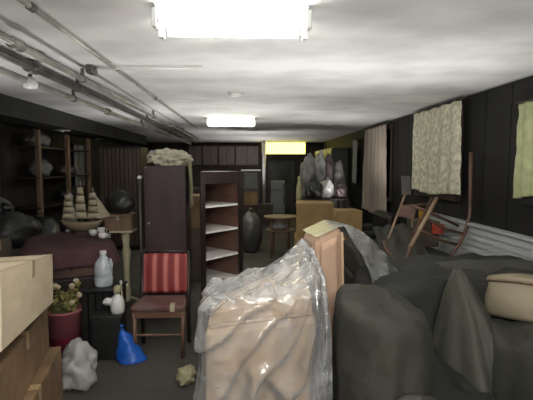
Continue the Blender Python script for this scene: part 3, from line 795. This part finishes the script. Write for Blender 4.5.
# long folded ridge
bm = bmesh.new()
ra, rb, rc, rd = at(369, 284, 2.75), at(420, 268, 2.72), at(470, 263, 2.7), at(535, 262, 2.68)
def fr(u, v):
    P_ = [ra, rb, rc, rd]; s = u * 3; i = min(int(s), 2); f = s - i
    p = P_[i].lerp(P_[i + 1], f)
    r = .015 + .085 * min(1, u * 2.2)
    th = v * 2 * PI
    k = 1 + .15 * math.sin(3 * th + 4 * u) + .2 * nz((u * 6, math.cos(th), math.sin(th)), 1.5)
    return p + Vector((0, -r * 1.5 * math.cos(th) * k, -r * .85 + r * .85 * math.sin(th) * k))
grid(bm, 60, 28, fr)
bmesh.ops.remove_doubles(bm, verts=bm.verts[:], dist=1e-5)
sheet('rolled_dust_sheet', 'long grey olive dust sheet rolled into a tapering ridge atop the pile', bm, 'tarp2')
# back heap beneath ridge down to the floor
bm = bmesh.new()
drape(bm, 1.40, 2.72, .66, .33, lambda x, y: .93 - .10 * max(0, 1.1 - x) / .4 + .03 * nz((x, y, 0), 5, 2), .0, 9, .04, .03, 12, .03, .02, 5, 110, 36)
sheet('dust_sheet', 'charcoal dust sheet covering the block under the rolled ridge', bm, 'tarp3')
# near right-hand mass
bm = bmesh.new()
drape(bm, 1.50, 1.92, .27, .36, lambda x, y: .76 + .06 * nz((x, y, 0), 4, 3), .0, 11, .05, .05, 9, .04, .02, 4, 90, 34)
sheet('dust_sheet', 'dark olive dust sheet over the low block below the beige hassock', bm, 'tarp')
# small rounded bundle at the bottom of the picture
bm = bmesh.new(); q = at(418, 402, 1.62)
lump(bm, (q.x, q.y, q.z - .08), (.11, .09, .10), 7, .2, 3)
tag(obj('cloth_bundle', bm, 'tarp2', smooth=True), 'rounded olive cloth bundle at the front of the sheeted pile', 'bundle')

# beige hassock on the pile
q = at(520, 300, 2.30)
t = thing('hassock', 'round beige padded hassock lying tilted on the dust sheets', 'hassock', (q.x + .06, q.y, q.z - .13), (R(-14), R(10), 0))
obj('side', LA([(.001, 0), (.21, 0), (.235, .02), (.245, .10), (.235, .19), (.226, .20)]), 'hassock', t, smooth=True, world=False)
obj('top_pad', LA([(.228, .205), (.236, .215), (.222, .235), (.12, .262), (.001, .27)]), 'hassock', t, smooth=True, world=False)
bm = bmesh.new()
pts = [(.236 * math.cos(k * PI / 20), .236 * math.sin(k * PI / 20), .204) for k in range(41)]
tube(bm, pts, .008, 6); obj('piping', bm, 'midwood', t, smooth=True, world=False)

# ------------------------------------------------------------------ ribbed white panel along the window wall
t = thing('ribbed_panel', 'white horizontally ribbed panel standing along the wall under the windows', 'panel', (2.42, 4.3, 0))
bm = bmesh.new()
n = 13
for k in range(n):
    z = .10 + k * .066
    hexa(bm, [(2.38, 2.4, z), (2.44, 2.4, z), (2.44, 5.6, z), (2.38, 5.6, z), (2.40, 2.4, z + .064), (2.44, 2.4, z + .062), (2.44, 5.6, z + .062), (2.40, 5.6, z + .064)])
obj('ribbed_face', bm, 'ribbed', t)
obj('top_rail', B((2.37, 2.38, .955), (2.475, 5.62, .985)), 'ribbed', t, bev=.008)
bm = bmesh.new()
box(bm, (2.44, 2.4, 0), (2.475, 5.6, .955)); obj('backing_board', bm, 'midwood', t)
for y in (2.4, 5.56): obj('end_post', B((2.37, y, 0), (2.44, y + .04, .955)), 'ribbed', t)

# ------------------------------------------------------------------ grey-green sofa with the overturned chair on it
t = thing('folded_mattress', 'grey green folded mattress carrying the overturned wooden chair', 'mattress', (1.75, 4.7, 0))
for k, (z0, z1) in enumerate(((.0, .30), (.31, .62))):
    bm = bmesh.new(); box(bm, (1.22 + .03 * k, 3.9, z0), (2.26, 5.5, z1))
    bmesh.ops.subdivide_edges(bm, edges=bm.edges[:], cuts=6, use_grid_fill=True)
    for v in bm.verts: v.co += Vector((.012 * nz(v.co, 5, k), .012 * nz(v.co, 5, k + 2), .02 * nz(v.co, 4, k + 4) if v.co.z > z0 + .05 else 0))
    obj('mattress_fold', bm, 'tarp2', t, bev=.03, smooth=True)
bm = bmesh.new()
def fcl(u, v):
    a = at(372, 228, 4.9).lerp(at(404, 224, 5.0), u); b = at(385, 262, 4.0).lerp(at(432, 258, 4.1), u)
    p = a.lerp(b, v); p.z += .03 * math.sin(PI * v) + .02 * nz((u * 3, v * 3, 0), 2, 5) + .012 * math.sin(15 * u + 4 * v)
    p.z = max(p.z, .665)
    return p
grid(bm, 30, 30, fcl)
tag(obj('grey_blanket', bm, 'tarp2', smooth=True, solid=.012), 'grey green blanket crumpled on the mattress beside the long beige curtain', 'blanket')

t = thing('overturned_chair', 'brown wooden chair lying overturned with its rails in the air', 'chair', at(425, 258, 4.2))
def W(*a): return at(*a)
obj('post', T([W(437, 198, 4.25), W(424, 222, 4.15), W(410, 247, 4.05)], .021, 8), 'chairpale', t, smooth=True)
obj('post', T([W(432, 198, 4.75), W(424, 215, 4.65), W(411, 238, 4.5)], .018, 8), 'chairwood', t, smooth=True)
obj('bow', T([W(471, 152, 4.45), W(470.5, 190, 4.45), W(470, 213, 4.45), W(467, 227, 4.42), W(460, 243, 4.36), W(449, 259, 4.28)], [.02, .022, .022, .022, .02, .018], 8), 'chairwood', t, smooth=True)
obj('rail', T([W(413, 206, 4.2), W(436, 215, 4.3), W(458, 226, 4.45)], .016, 8), 'chairwood', t, smooth=True)
obj('rail', T([W(427, 218, 4.16), W(445, 229, 4.3), W(465, 234, 4.42)], .016, 8), 'chairwood', t, smooth=True)
obj('rail', T([W(422, 231, 4.1), W(440, 240, 4.25), W(459, 245, 4.38)], .017, 8), 'chairwood', t, smooth=True)
obj('rail', T([W(405, 206, 4.75), W(432, 204, 4.75)], .014, 8), 'chairwood', t, smooth=True)
obj('rocker', T([W(384, 241, 4.3), W(387, 251, 4.2), W(394, 258, 4.12), W(403, 260, 4.06), W(408, 256, 4.04), W(411, 246, 4.05)], .02, 8), 'chairwood', t, smooth=True)
obj('rocker', T([W(411, 238, 4.5), W(414, 250, 4.3), W(426, 257, 4.2), W(441, 259, 4.25), W(449, 259, 4.28)], .018, 8), 'chairwood', t, smooth=True)
obj('seat_panel', (lambda bm: (hexa(bm, [W(398, 216, 4.6), W(414, 219, 4.5), W(414, 219, 4.54), W(398, 216, 4.64), W(402, 205, 4.66), W(417, 207, 4.58), W(417, 207, 4.62), W(402, 205, 4.70)]), bm)[1])(bmesh.new()), 'redwood', t, bev=.004)
# brush with long pale handle
t = thing('long_brush', 'long handled brush with a pale flat head leaning by the overturned chair', 'brush', at(386, 244, 4.3))
a, b = at(406, 192, 4.9), at(386, 245, 4.45)
obj('handle', T([a, b], .014, 8), 'chairpale', t, smooth=True)
bm = bmesh.new(); hexa(bm, [at(402, 195, 4.9), at(411, 195, 4.9), at(411, 195, 4.94), at(402, 195, 4.94), at(401, 176, 4.95), at(410, 176, 4.95), at(410, 176, 4.99), at(401, 176, 4.99)])
obj('brush_head', bm, 'baggrey', t, bev=.008)
# carton with toys behind
q = at(440, 236, 4.95)
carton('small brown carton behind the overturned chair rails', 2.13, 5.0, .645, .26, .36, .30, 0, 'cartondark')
t = thing('red_tin', 'red tin lying against the small carton behind the chair rails', 'tin', at(438, 231, 4.72))
qq = at(438, 229, 4.70)
obj('tin_body', LA([(.001, -.05), (.062, -.05), (.066, -.045), (.066, .045), (.062, .05), (.001, .05)], qq), 'red', t, smooth=False)
obj('lid', LA([(.069, .03), (.069, .055), (.001, .058)], qq), 'red', t)
t = thing('yellow_tin', 'small yellow orange tin on top of the carton behind the chair rails', 'tin', (2.1, 4.98, .946))
obj('tin_body', LA([(.001, .948), (.045, .948), (.048, .955), (.048, 1.05), (.001, 1.052)], (2.12, 4.98, 0)), 'yellow', t)
obj('lid', LA([(.051, 1.035), (.051, 1.06), (.001, 1.063)], (2.12, 4.98, 0)), 'yellow', t)

# ------------------------------------------------------------------ cartons, bags, vase in mid room
G2 = 'tan cartons in the middle of the room'
carton('tall tan cardboard box topped by grey plastic bags', at(314, 220, 6.6).x, 6.6, .5, .56, .6, .53, R(-6), 'carton2', group=G2)
carton('tan cardboard box on the floor under another tan box', at(314, 220, 6.6).x, 6.6, .0, .6, .62, .498, R(-4), 'carton2', group=G2)
carton('smaller tan cardboard box beside the taller pair, by the plastic sheet', at(338, 220, 6.0).x + .10, 5.9, .0, .34, .36, .98, R(4), 'carton2', group=G2)
BG = 'plastic bags heaped over the tan cartons'
zc = 1.035
for (px, pt, Y, rx, m, sd, lb) in (
    (308, 158, 7.55, .15, 'baggrey', 1, 'grey plastic bag heaped against the vase'),
    (319, 153, 7.65, .14, 'bagpale', 2, 'tall pale plastic bag at the top of the heap'),
    (329, 159, 7.65, .13, 'bagmauve', 3, 'tall mauve bag between the pale bags of the heap'),
    (339, 163, 7.6, .13, 'baggrey', 4, 'grey plastic bag at the window side of the heap'),
    (313, 181, 7.35, .15, 'bagdark', 5, 'dark bag low in the heap above the tan box'),
    (327, 178, 7.36, .12, 'bagpale', 6, 'pale bag low in the heap beside the dark bag'),
    (340, 184, 7.38, .13, 'bagmauve', 7, 'mauve bag lowest on the window side of the heap')):
    q = at(px, pt, Y); rz = (q.z - 1.035) / 1.85
    bag('plastic_bag', lb, (q.x, q.y, 1.034 + rz * .8), (rx * .86, .10, rz), m, sd, .4, False, BG)
# rack carrying the heap
t = thing('low_shelf', 'dark shelf rack behind the tan cartons under the plastic bags', 'shelf', (1.35, 7.5, 0))
obj('shelf_board', B((.96, 7.25, 1.0), (1.76, 7.85, 1.03)), 'darkwood', t)
for x in (.98, 1.68):
    for y in (7.27, 7.8): obj('post', B((x, y, 0), (x + .04, y + .04, 1.0)), 'darkwood', t)
q = at(300, 204, 7.6); 
bz = q.z
t = thing('tall_vase', 'tall pale green vase beside the heap of plastic bags', 'vase', (q.x, q.y, bz))
obj('body', LA([(.001, 0), (.055, 0), (.075, .12), (.07, .3), (.045, .42), (.05, .5), (.045, .5), (.03, .42), (.001, .1)], (q.x, q.y, bz)), 'cloth_yellow', t, smooth=True)
obj('foot', LA([(.001, -.0), (.07, 0), (.07, .02), (.05, .03)], (q.x, q.y, bz)), 'cloth_yellow', t)
tt = thing('plant_stand', 'thin dark stand holding the tall pale green vase', 'stand', (q.x, q.y, 0))
obj('stand_top', LA([(.001, bz - .022), (.1, bz - .022), (.1, bz - .002), (.001, bz - .002)], (q.x, q.y, 0)), 'darkwood', tt)
for k in range(3):
    a = k * 2 * PI / 3
    obj('leg', T([(q.x + .06 * math.cos(a), q.y + .06 * math.sin(a), bz - .02), (q.x + .1 * math.cos(a), q.y + .1 * math.sin(a), 0)], .012, 6), 'darkwood', tt)

# round two-tier table
q = at(282, 218, 7.0)
t = thing('round_table', 'round wooden two-tier table in the middle of the room', 'table', (q.x, 7.35, 0))
zt = .72
obj('tabletop', LA([(.001, zt - .035), (.27, zt - .035), (.295, zt - .02), (.295, zt), (.001, zt)], (q.x, 7.35, 0), 36), 'midwood', t)
obj('lower_tier', LA([(.001, .46), (.24, .46), (.255, .47), (.255, .49), (.001, .49)], (q.x, 7.35, 0), 36), 'midwood', t)
for k in range(4):
    a = k * PI / 2 + .6
    obj('leg', T([(q.x + .2 * math.cos(a), 7.35 + .2 * math.sin(a), 0), (q.x + .2 * math.cos(a), 7.35 + .2 * math.sin(a), zt - .03)], .02, 8), 'midwood', t, smooth=True)
bm = bmesh.new(); lump(bm, (q.x - .02, 7.35, .545), (.15, .13, .07), 4, .2)
tag(obj('cloth_bundle', bm, 'bagpale', smooth=True), 'pale cloth bundle on the lower tier of the round table', 'bundle')

# column
q = at(264.0, 180, 13.2)
t = thing('support_pole', 'pale round steel support pole left of the far door', 'pole', (q.x, 13.2, 0))
t['label'] = 'pale shiny steel support pole under the edge of the yellow lamp'
obj('pole_shaft', T([(q.x, 13.2, .02), (q.x, 13.2, H - .02)], .06, 20), 'column', t, smooth=True)
for z in (0, H - .022): obj('plate', B((q.x - .1, 13.1, z), (q.x + .1, 13.3, z + .02)), 'column', t)

# ------------------------------------------------------------------ far wall: door, fridge, wall cabinets
bm = bmesh.new()
t = bpy.data.objects.new('door_1', None); C.objects.link(t); t['kind'] = 'structure'
a, b = at(268, 161, YF), at(294, 213, YF); t.location = ((a.x + b.x) / 2, YF, 0)
y1 = YF - .013
bm = bmesh.new(); box(bm, (a.x - .1, y1 - .04, 0), (a.x, y1, a.z + .1)); box(bm, (b.x, y1 - .04, 0), (b.x + .1, y1, a.z + .1)); box(bm, (a.x, y1 - .04, a.z), (b.x, y1, a.z + .1))
obj('door_frame', bm, 'trimwood', t)
obj('door_leaf', B((a.x, y1 - .03, .01), (b.x, y1 - .005, a.z)), 'metalgrey', t)
obj('door_glass', B((a.x + .1, y1 - .036, 1.0), (b.x - .1, y1 - .031, a.z - .1)), 'greenglass', t)
a, b = at(270.5, 181, 13.4), at(285, 218, 13.4)
t = thing('refrigerator', 'pale grey refrigerator standing in front of the far door', 'refrigerator', ((a.x + b.x) / 2, 13.6, 0))
obj('body', B((a.x, 13.44, .03), (b.x, 13.95, a.z)), 'fridge', t, bev=.02)
zs = at(0, 191, 13.4).z
d1 = obj('freezer_door', B((a.x + .005, 13.39, zs + .01), (b.x - .005, 13.435, a.z - .01)), 'fridge', t, bev=.015)
d2 = obj('fridge_door', B((a.x + .005, 13.39, .08), (b.x - .005, 13.435, zs - .05)), 'fridge', t, bev=.015)
obj('handle', B((b.x - .06, 13.36, zs + .06), (b.x - .04, 13.39, zs + .2)), 'black', d1); obj('handle', B((b.x - .06, 13.36, zs - .4), (b.x - .04, 13.39, zs - .1)), 'black', d2)
obj('base_grille', B((a.x + .02, 13.42, 0), (b.x - .02, 13.9, .03)), 'black', t)

xs = [at(px, 160, 14.2).x for px in (188, 202, 218, 235, 259)]
nm = ['beside the pipes', 'over the bare counter end', 'with the pale smudged door', 'closest to the steel pole']
for k in range(4):
    x0_, x1_ = xs[k] + .012, xs[k + 1] - .012
    t = thing('wall_cabinet', 'brown wall cabinet on the far wall ' + nm[k], 'cabinet', ((x0_ + x1_) / 2, 14.4, 1.62), group='wall cabinets on the far wall')
    obj('cabinet_body', B((x0_, 14.25, 1.62), (x1_, YF - .013, 2.28)), 'midwood', t)
    xm = (x0_ + x1_) / 2
    for (p, q_) in ((x0_, xm), (xm, x1_)):
        d_ = obj('door', B((p + .01, 14.23, 1.64), (q_ - .01, 14.25, 2.26)), 'panelpurple', t, bev=.006)
        obj('knob', B((q_ - .06, 14.21, 1.70), (q_ - .04, 14.23, 1.72)), 'pipe', d_)
t = thing('counter', 'long pale topped counter below the far wall cabinets', 'counter', (-.9, 14.3, 0))
obj('counter_body', B((xs[0], 14.05, 0), (xs[4], YF - .04, .86)), 'panelpurple', t)
obj('worktop', B((xs[0] - .02, 14.0, .86), (xs[4] + .02, YF - .02, .9)), 'paletrim', t)
for k in range(4):
    d_ = obj('door', B((xs[k] + .03, 14.03, .1), (xs[k + 1] - .03, 14.05, .8)), 'midwood', t, bev=.006)
    obj('knob', B((xs[k + 1] - .09, 14.01, .68), (xs[k + 1] - .07, 14.03, .70)), 'pipe', d_)

# dark shelf unit with cartons by the pole
a, b = at(242, 171, 9.2), at(260, 240, 9.2)
t = thing('storage_rack', 'dark storage rack with a white top edge left of the steel pole', 'rack', ((a.x + b.x) / 2, 9.5, 0))
t['label'] = 'dark storage rack with a pale top board beside the steel pole'
for x in (a.x, b.x - .03):
    for y in (9.2, 9.7): obj('post', B((x, y, 0), (x + .03, y + .03, a.z)), 'black', t)
for z in (.3, .72, a.z - .42): obj('shelf', B((a.x, 9.2, z), (b.x, 9.73, z + .02)), 'darkwood', t)
obj('top_board', B((a.x - .02, 9.18, a.z), (b.x + .02, 9.75, a.z + .03)), 'shelfwhite', t)
z = a.z - .398
t = thing('dark_box', 'dark olive box on the upper shelf of the storage rack', 'box', ((a.x + b.x) / 2, 9.45, z))
obj('box_body', B((a.x + .04, 9.24, z), (b.x - .04, 9.66, z + .32)), 'metalgrey', t, bev=.01); obj('lid', B((a.x + .035, 9.235, z + .32), (b.x - .035, 9.665, z + .35)), 'metalgrey', t, bev=.005)
carton('brown carton on the middle shelf of the storage rack', (a.x + b.x) / 2, 9.46, .742, b.x - a.x - .1, .42, .30, 0, 'carton')
bag('sack', 'dark green stuffed sack in front of the storage rack', (at(250, 225, 7.6).x, 7.8, .34), (.22, .22, .42), 'metalgrey', 12, .15)
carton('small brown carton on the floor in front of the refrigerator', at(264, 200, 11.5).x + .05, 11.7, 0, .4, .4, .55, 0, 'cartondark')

# grey lockers along the window wall at the far end
for k, y in enumerate((10.3, 10.95, 11.6, 12.25)):
    t = thing('metal_locker', ['grey metal locker nearest the curtains', 'second grey metal locker from the curtains', 'third grey metal locker from the curtains', 'grey metal locker closest to the far wall'][k], 'locker', (2.25, y + .3, 0), group='grey lockers by the window wall')
    obj('locker_body', B((2.07, y, 0), (2.47, y + .63, 2.05)), 'metalgrey', t, bev=.006)
    d_ = obj('door', B((2.05, y + .015, .08), (2.07, y + .615, 2.02)), 'metalgrey', t, bev=.004)
    obj('handle', B((2.03, y + .08, 1.0), (2.05, y + .10, 1.14)), 'column', d_)
bag('stuffed_sack', 'dark stuffed sack on the floor under the narrow pale curtain', (2.05, 9.3, .5), (.3, .35, .62), 'baggrey', 15, .15)
# dark armchair under beige curtain
t = thing('dark_armchair', 'dark armchair against the wall in front of the long beige curtain', 'armchair', (1.9, 7.6, 0))
x = 1.55
obj('seat', B((1.6, 6.25, .12), (2.15, 6.95, .45)), 'bagdark', t, bev=.05)
obj('backrest', B((2.1, 6.2, .12), (2.32, 7.0, .86)), 'bagdark', t, bev=.06)
for y in (6.11, 6.97): obj('arm', B((1.6, y, .1), (2.3, y + .13, .62)), 'bagdark', t, bev=.05)
for px_ in (1.65, 2.2):
    for y in (6.2, 6.95): obj('leg', B((px_, y, 0), (px_ + .05, y + .05, .12)), 'darkwood', t)

# ------------------------------------------------------------------ dim stuff by the panelled wall
y0, y1 = 6.0, 7.35
t = thing('wall_shelves', 'dark open shelves against the panelled wall', 'shelf', (-3.1, 6.5, 0))
for y in (5.95, 6.9, 7.8): obj('post', B((-2.93, y, 0), (-2.87, y + .06, 2.1)), 'midwood', t, bev=.005)
for z in (.5, 1.0, 1.42, 1.85): obj('shelf', B((-3.27, 5.95, z), (-2.88, 7.86, z + .025)), 'darkwood', t)
SB = 'bundles on the dark wall shelves'
for (y, z, r, m, sd, lb) in ((6.35, 1.87, (.14, .2, .12), 'baggrey', 1, 'grey bundle on the top dark wall shelf'), (6.4, 1.44, (.13, .2, .14), 'baggrey', 3, 'grey bundle on the middle dark wall shelf'),
                            (7.3, 1.44, (.13, .25, .09), 'bagmauve', 5, 'flat mauve bundle on the middle dark wall shelf'), (7.4, 1.02, (.13, .22, .13), 'bagdark', 7, 'black bundle on the lower dark wall shelf')):
    bag('cloth_bundle', lb, (-3.08, y, z + r[2] * .8 + .008), r, m, sd, .2, False, SB, 'bundle')
# pale strip curtain
curtain('strip_curtain', 'narrow whitish curtain on the dark panelled wall behind the model ship', 8.0, 8.5, 1.22, 2.0, 'bagpale', 2, .02, 5, x=XL + .08)
# grooved wardrobe
x0_, x1_ = at(100, 180, 8.0).x, at(141, 180, 8.0).x
t = thing('grooved_wardrobe', 'wide dark grooved wooden wardrobe behind the cream pedestal stand', 'wardrobe', ((x0_ + x1_) / 2, 8.3, 0))
obj('wardrobe_body', B((x0_, 8.03, 0), (x1_, 8.6, 1.96)), 'darkwood', t)
xm = (x0_ + x1_) / 2
for p, q_ in ((x0_, xm), (xm, x1_)):
    bm = bmesh.new(); n = 5; w = (q_ - p) / n
    for i in range(n): box(bm, (p + i * w + .006, 8.0, .08), (p + (i + 1) * w - .006, 8.03, 1.92))
    d_ = obj('door', bm, 'panelling2', t)
    obj('handle', B(((q_ - .08) if p == x0_ else (p + .06), 7.98, .95), ((q_ - .06) if p == x0_ else (p + .08), 8.0, 1.1)), 'pipe', d_)
bag('black_sack', 'black sack on the dull brown box by the panelled wall', (-2.6, 4.6, .90), (.33, .3, .21), 'bagdark', 21, .2, True, 'dark bags by the panelled wall')
bag('black_sack', 'large black sack on the floor beyond the dull brown box', (-2.75, 5.6, .42), (.28, .35, .5), 'bagdark', 22, .2, True, 'dark bags by the panelled wall')
bag('grey_sack', 'grey sack slumped high by the panelled wall at the edge of the picture', (-2.95, 4.95, 1.06), (.2, .2, .18), 'baggrey', 23, .2, True, 'dark bags by the panelled wall')
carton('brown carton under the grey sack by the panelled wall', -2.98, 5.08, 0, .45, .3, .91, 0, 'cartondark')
# yellowish rag on floor by the wrapped armchair
q = at(186, 378, 3.05)
bm = bmesh.new(); lump(bm, (q.x, q.y, .04), (.07, .1, .05), 5, .35, 4)
tag(obj('floor_rag', bm, 'cloth_yellow', smooth=True), 'small mustard rag on the floor beside the wrapped armchair', 'rag')

# ------------------------------------------------------------------ light & view
def uplight(x, y, z, e, col=(1, .98, .94), size=165):  # upward spots without fixtures, added to brighten the ceiling
    l = bpy.data.lights.new('added_uplight', 'SPOT'); l.energy = e; l.color = col; l.spot_size = R(size); l.spot_blend = 1; l.shadow_soft_size = .12
    o = bpy.data.objects.new('added_uplight', l); C.objects.link(o); o.location = (x, y, z); o.rotation_euler = (PI, 0, 0)
for x, y, z, e in ((.1, -.9, 1.0, 150), (-1.9, 3.3, 1.0, 60), (.15, 3.5, 1.0, 90), (1.5, 3.35, 1.0, 90), (-.2, 6.2, .9, 110), (1.6, 7.0, 1.0, 60), (-1.7, 6.6, 1.0, 60), (0, 9.8, .9, 110), (.2, 12.4, .9, 110)):
    uplight(x, y, z, e * .38)
l = bpy.data.lights.new('added_camera_light', 'POINT'); l.energy = 15; l.shadow_soft_size = .03  # point light added at the camera to put glints on the plastic
o = bpy.data.objects.new('added_camera_light', l); C.objects.link(o); o.location = (.06, -.06, 1.68)
w = bpy.data.worlds.new('world'); scn.world = w; w.use_nodes = True
w.node_tree.nodes['Background'].inputs['Color'].default_value = (.02, .02, .02, 1)
scn.view_settings.view_transform = 'Standard'; scn.view_settings.look = 'None'
scn.view_settings.gamma = 1; scn.view_settings.use_curve_mapping = False
scn.view_settings.exposure = 0.68
scn.cycles.max_bounces = 10; scn.cycles.transparent_max_bounces = 16
scn.cycles.use_denoising = True
scn.cycles.caustics_reflective = False; scn.cycles.caustics_refractive = False
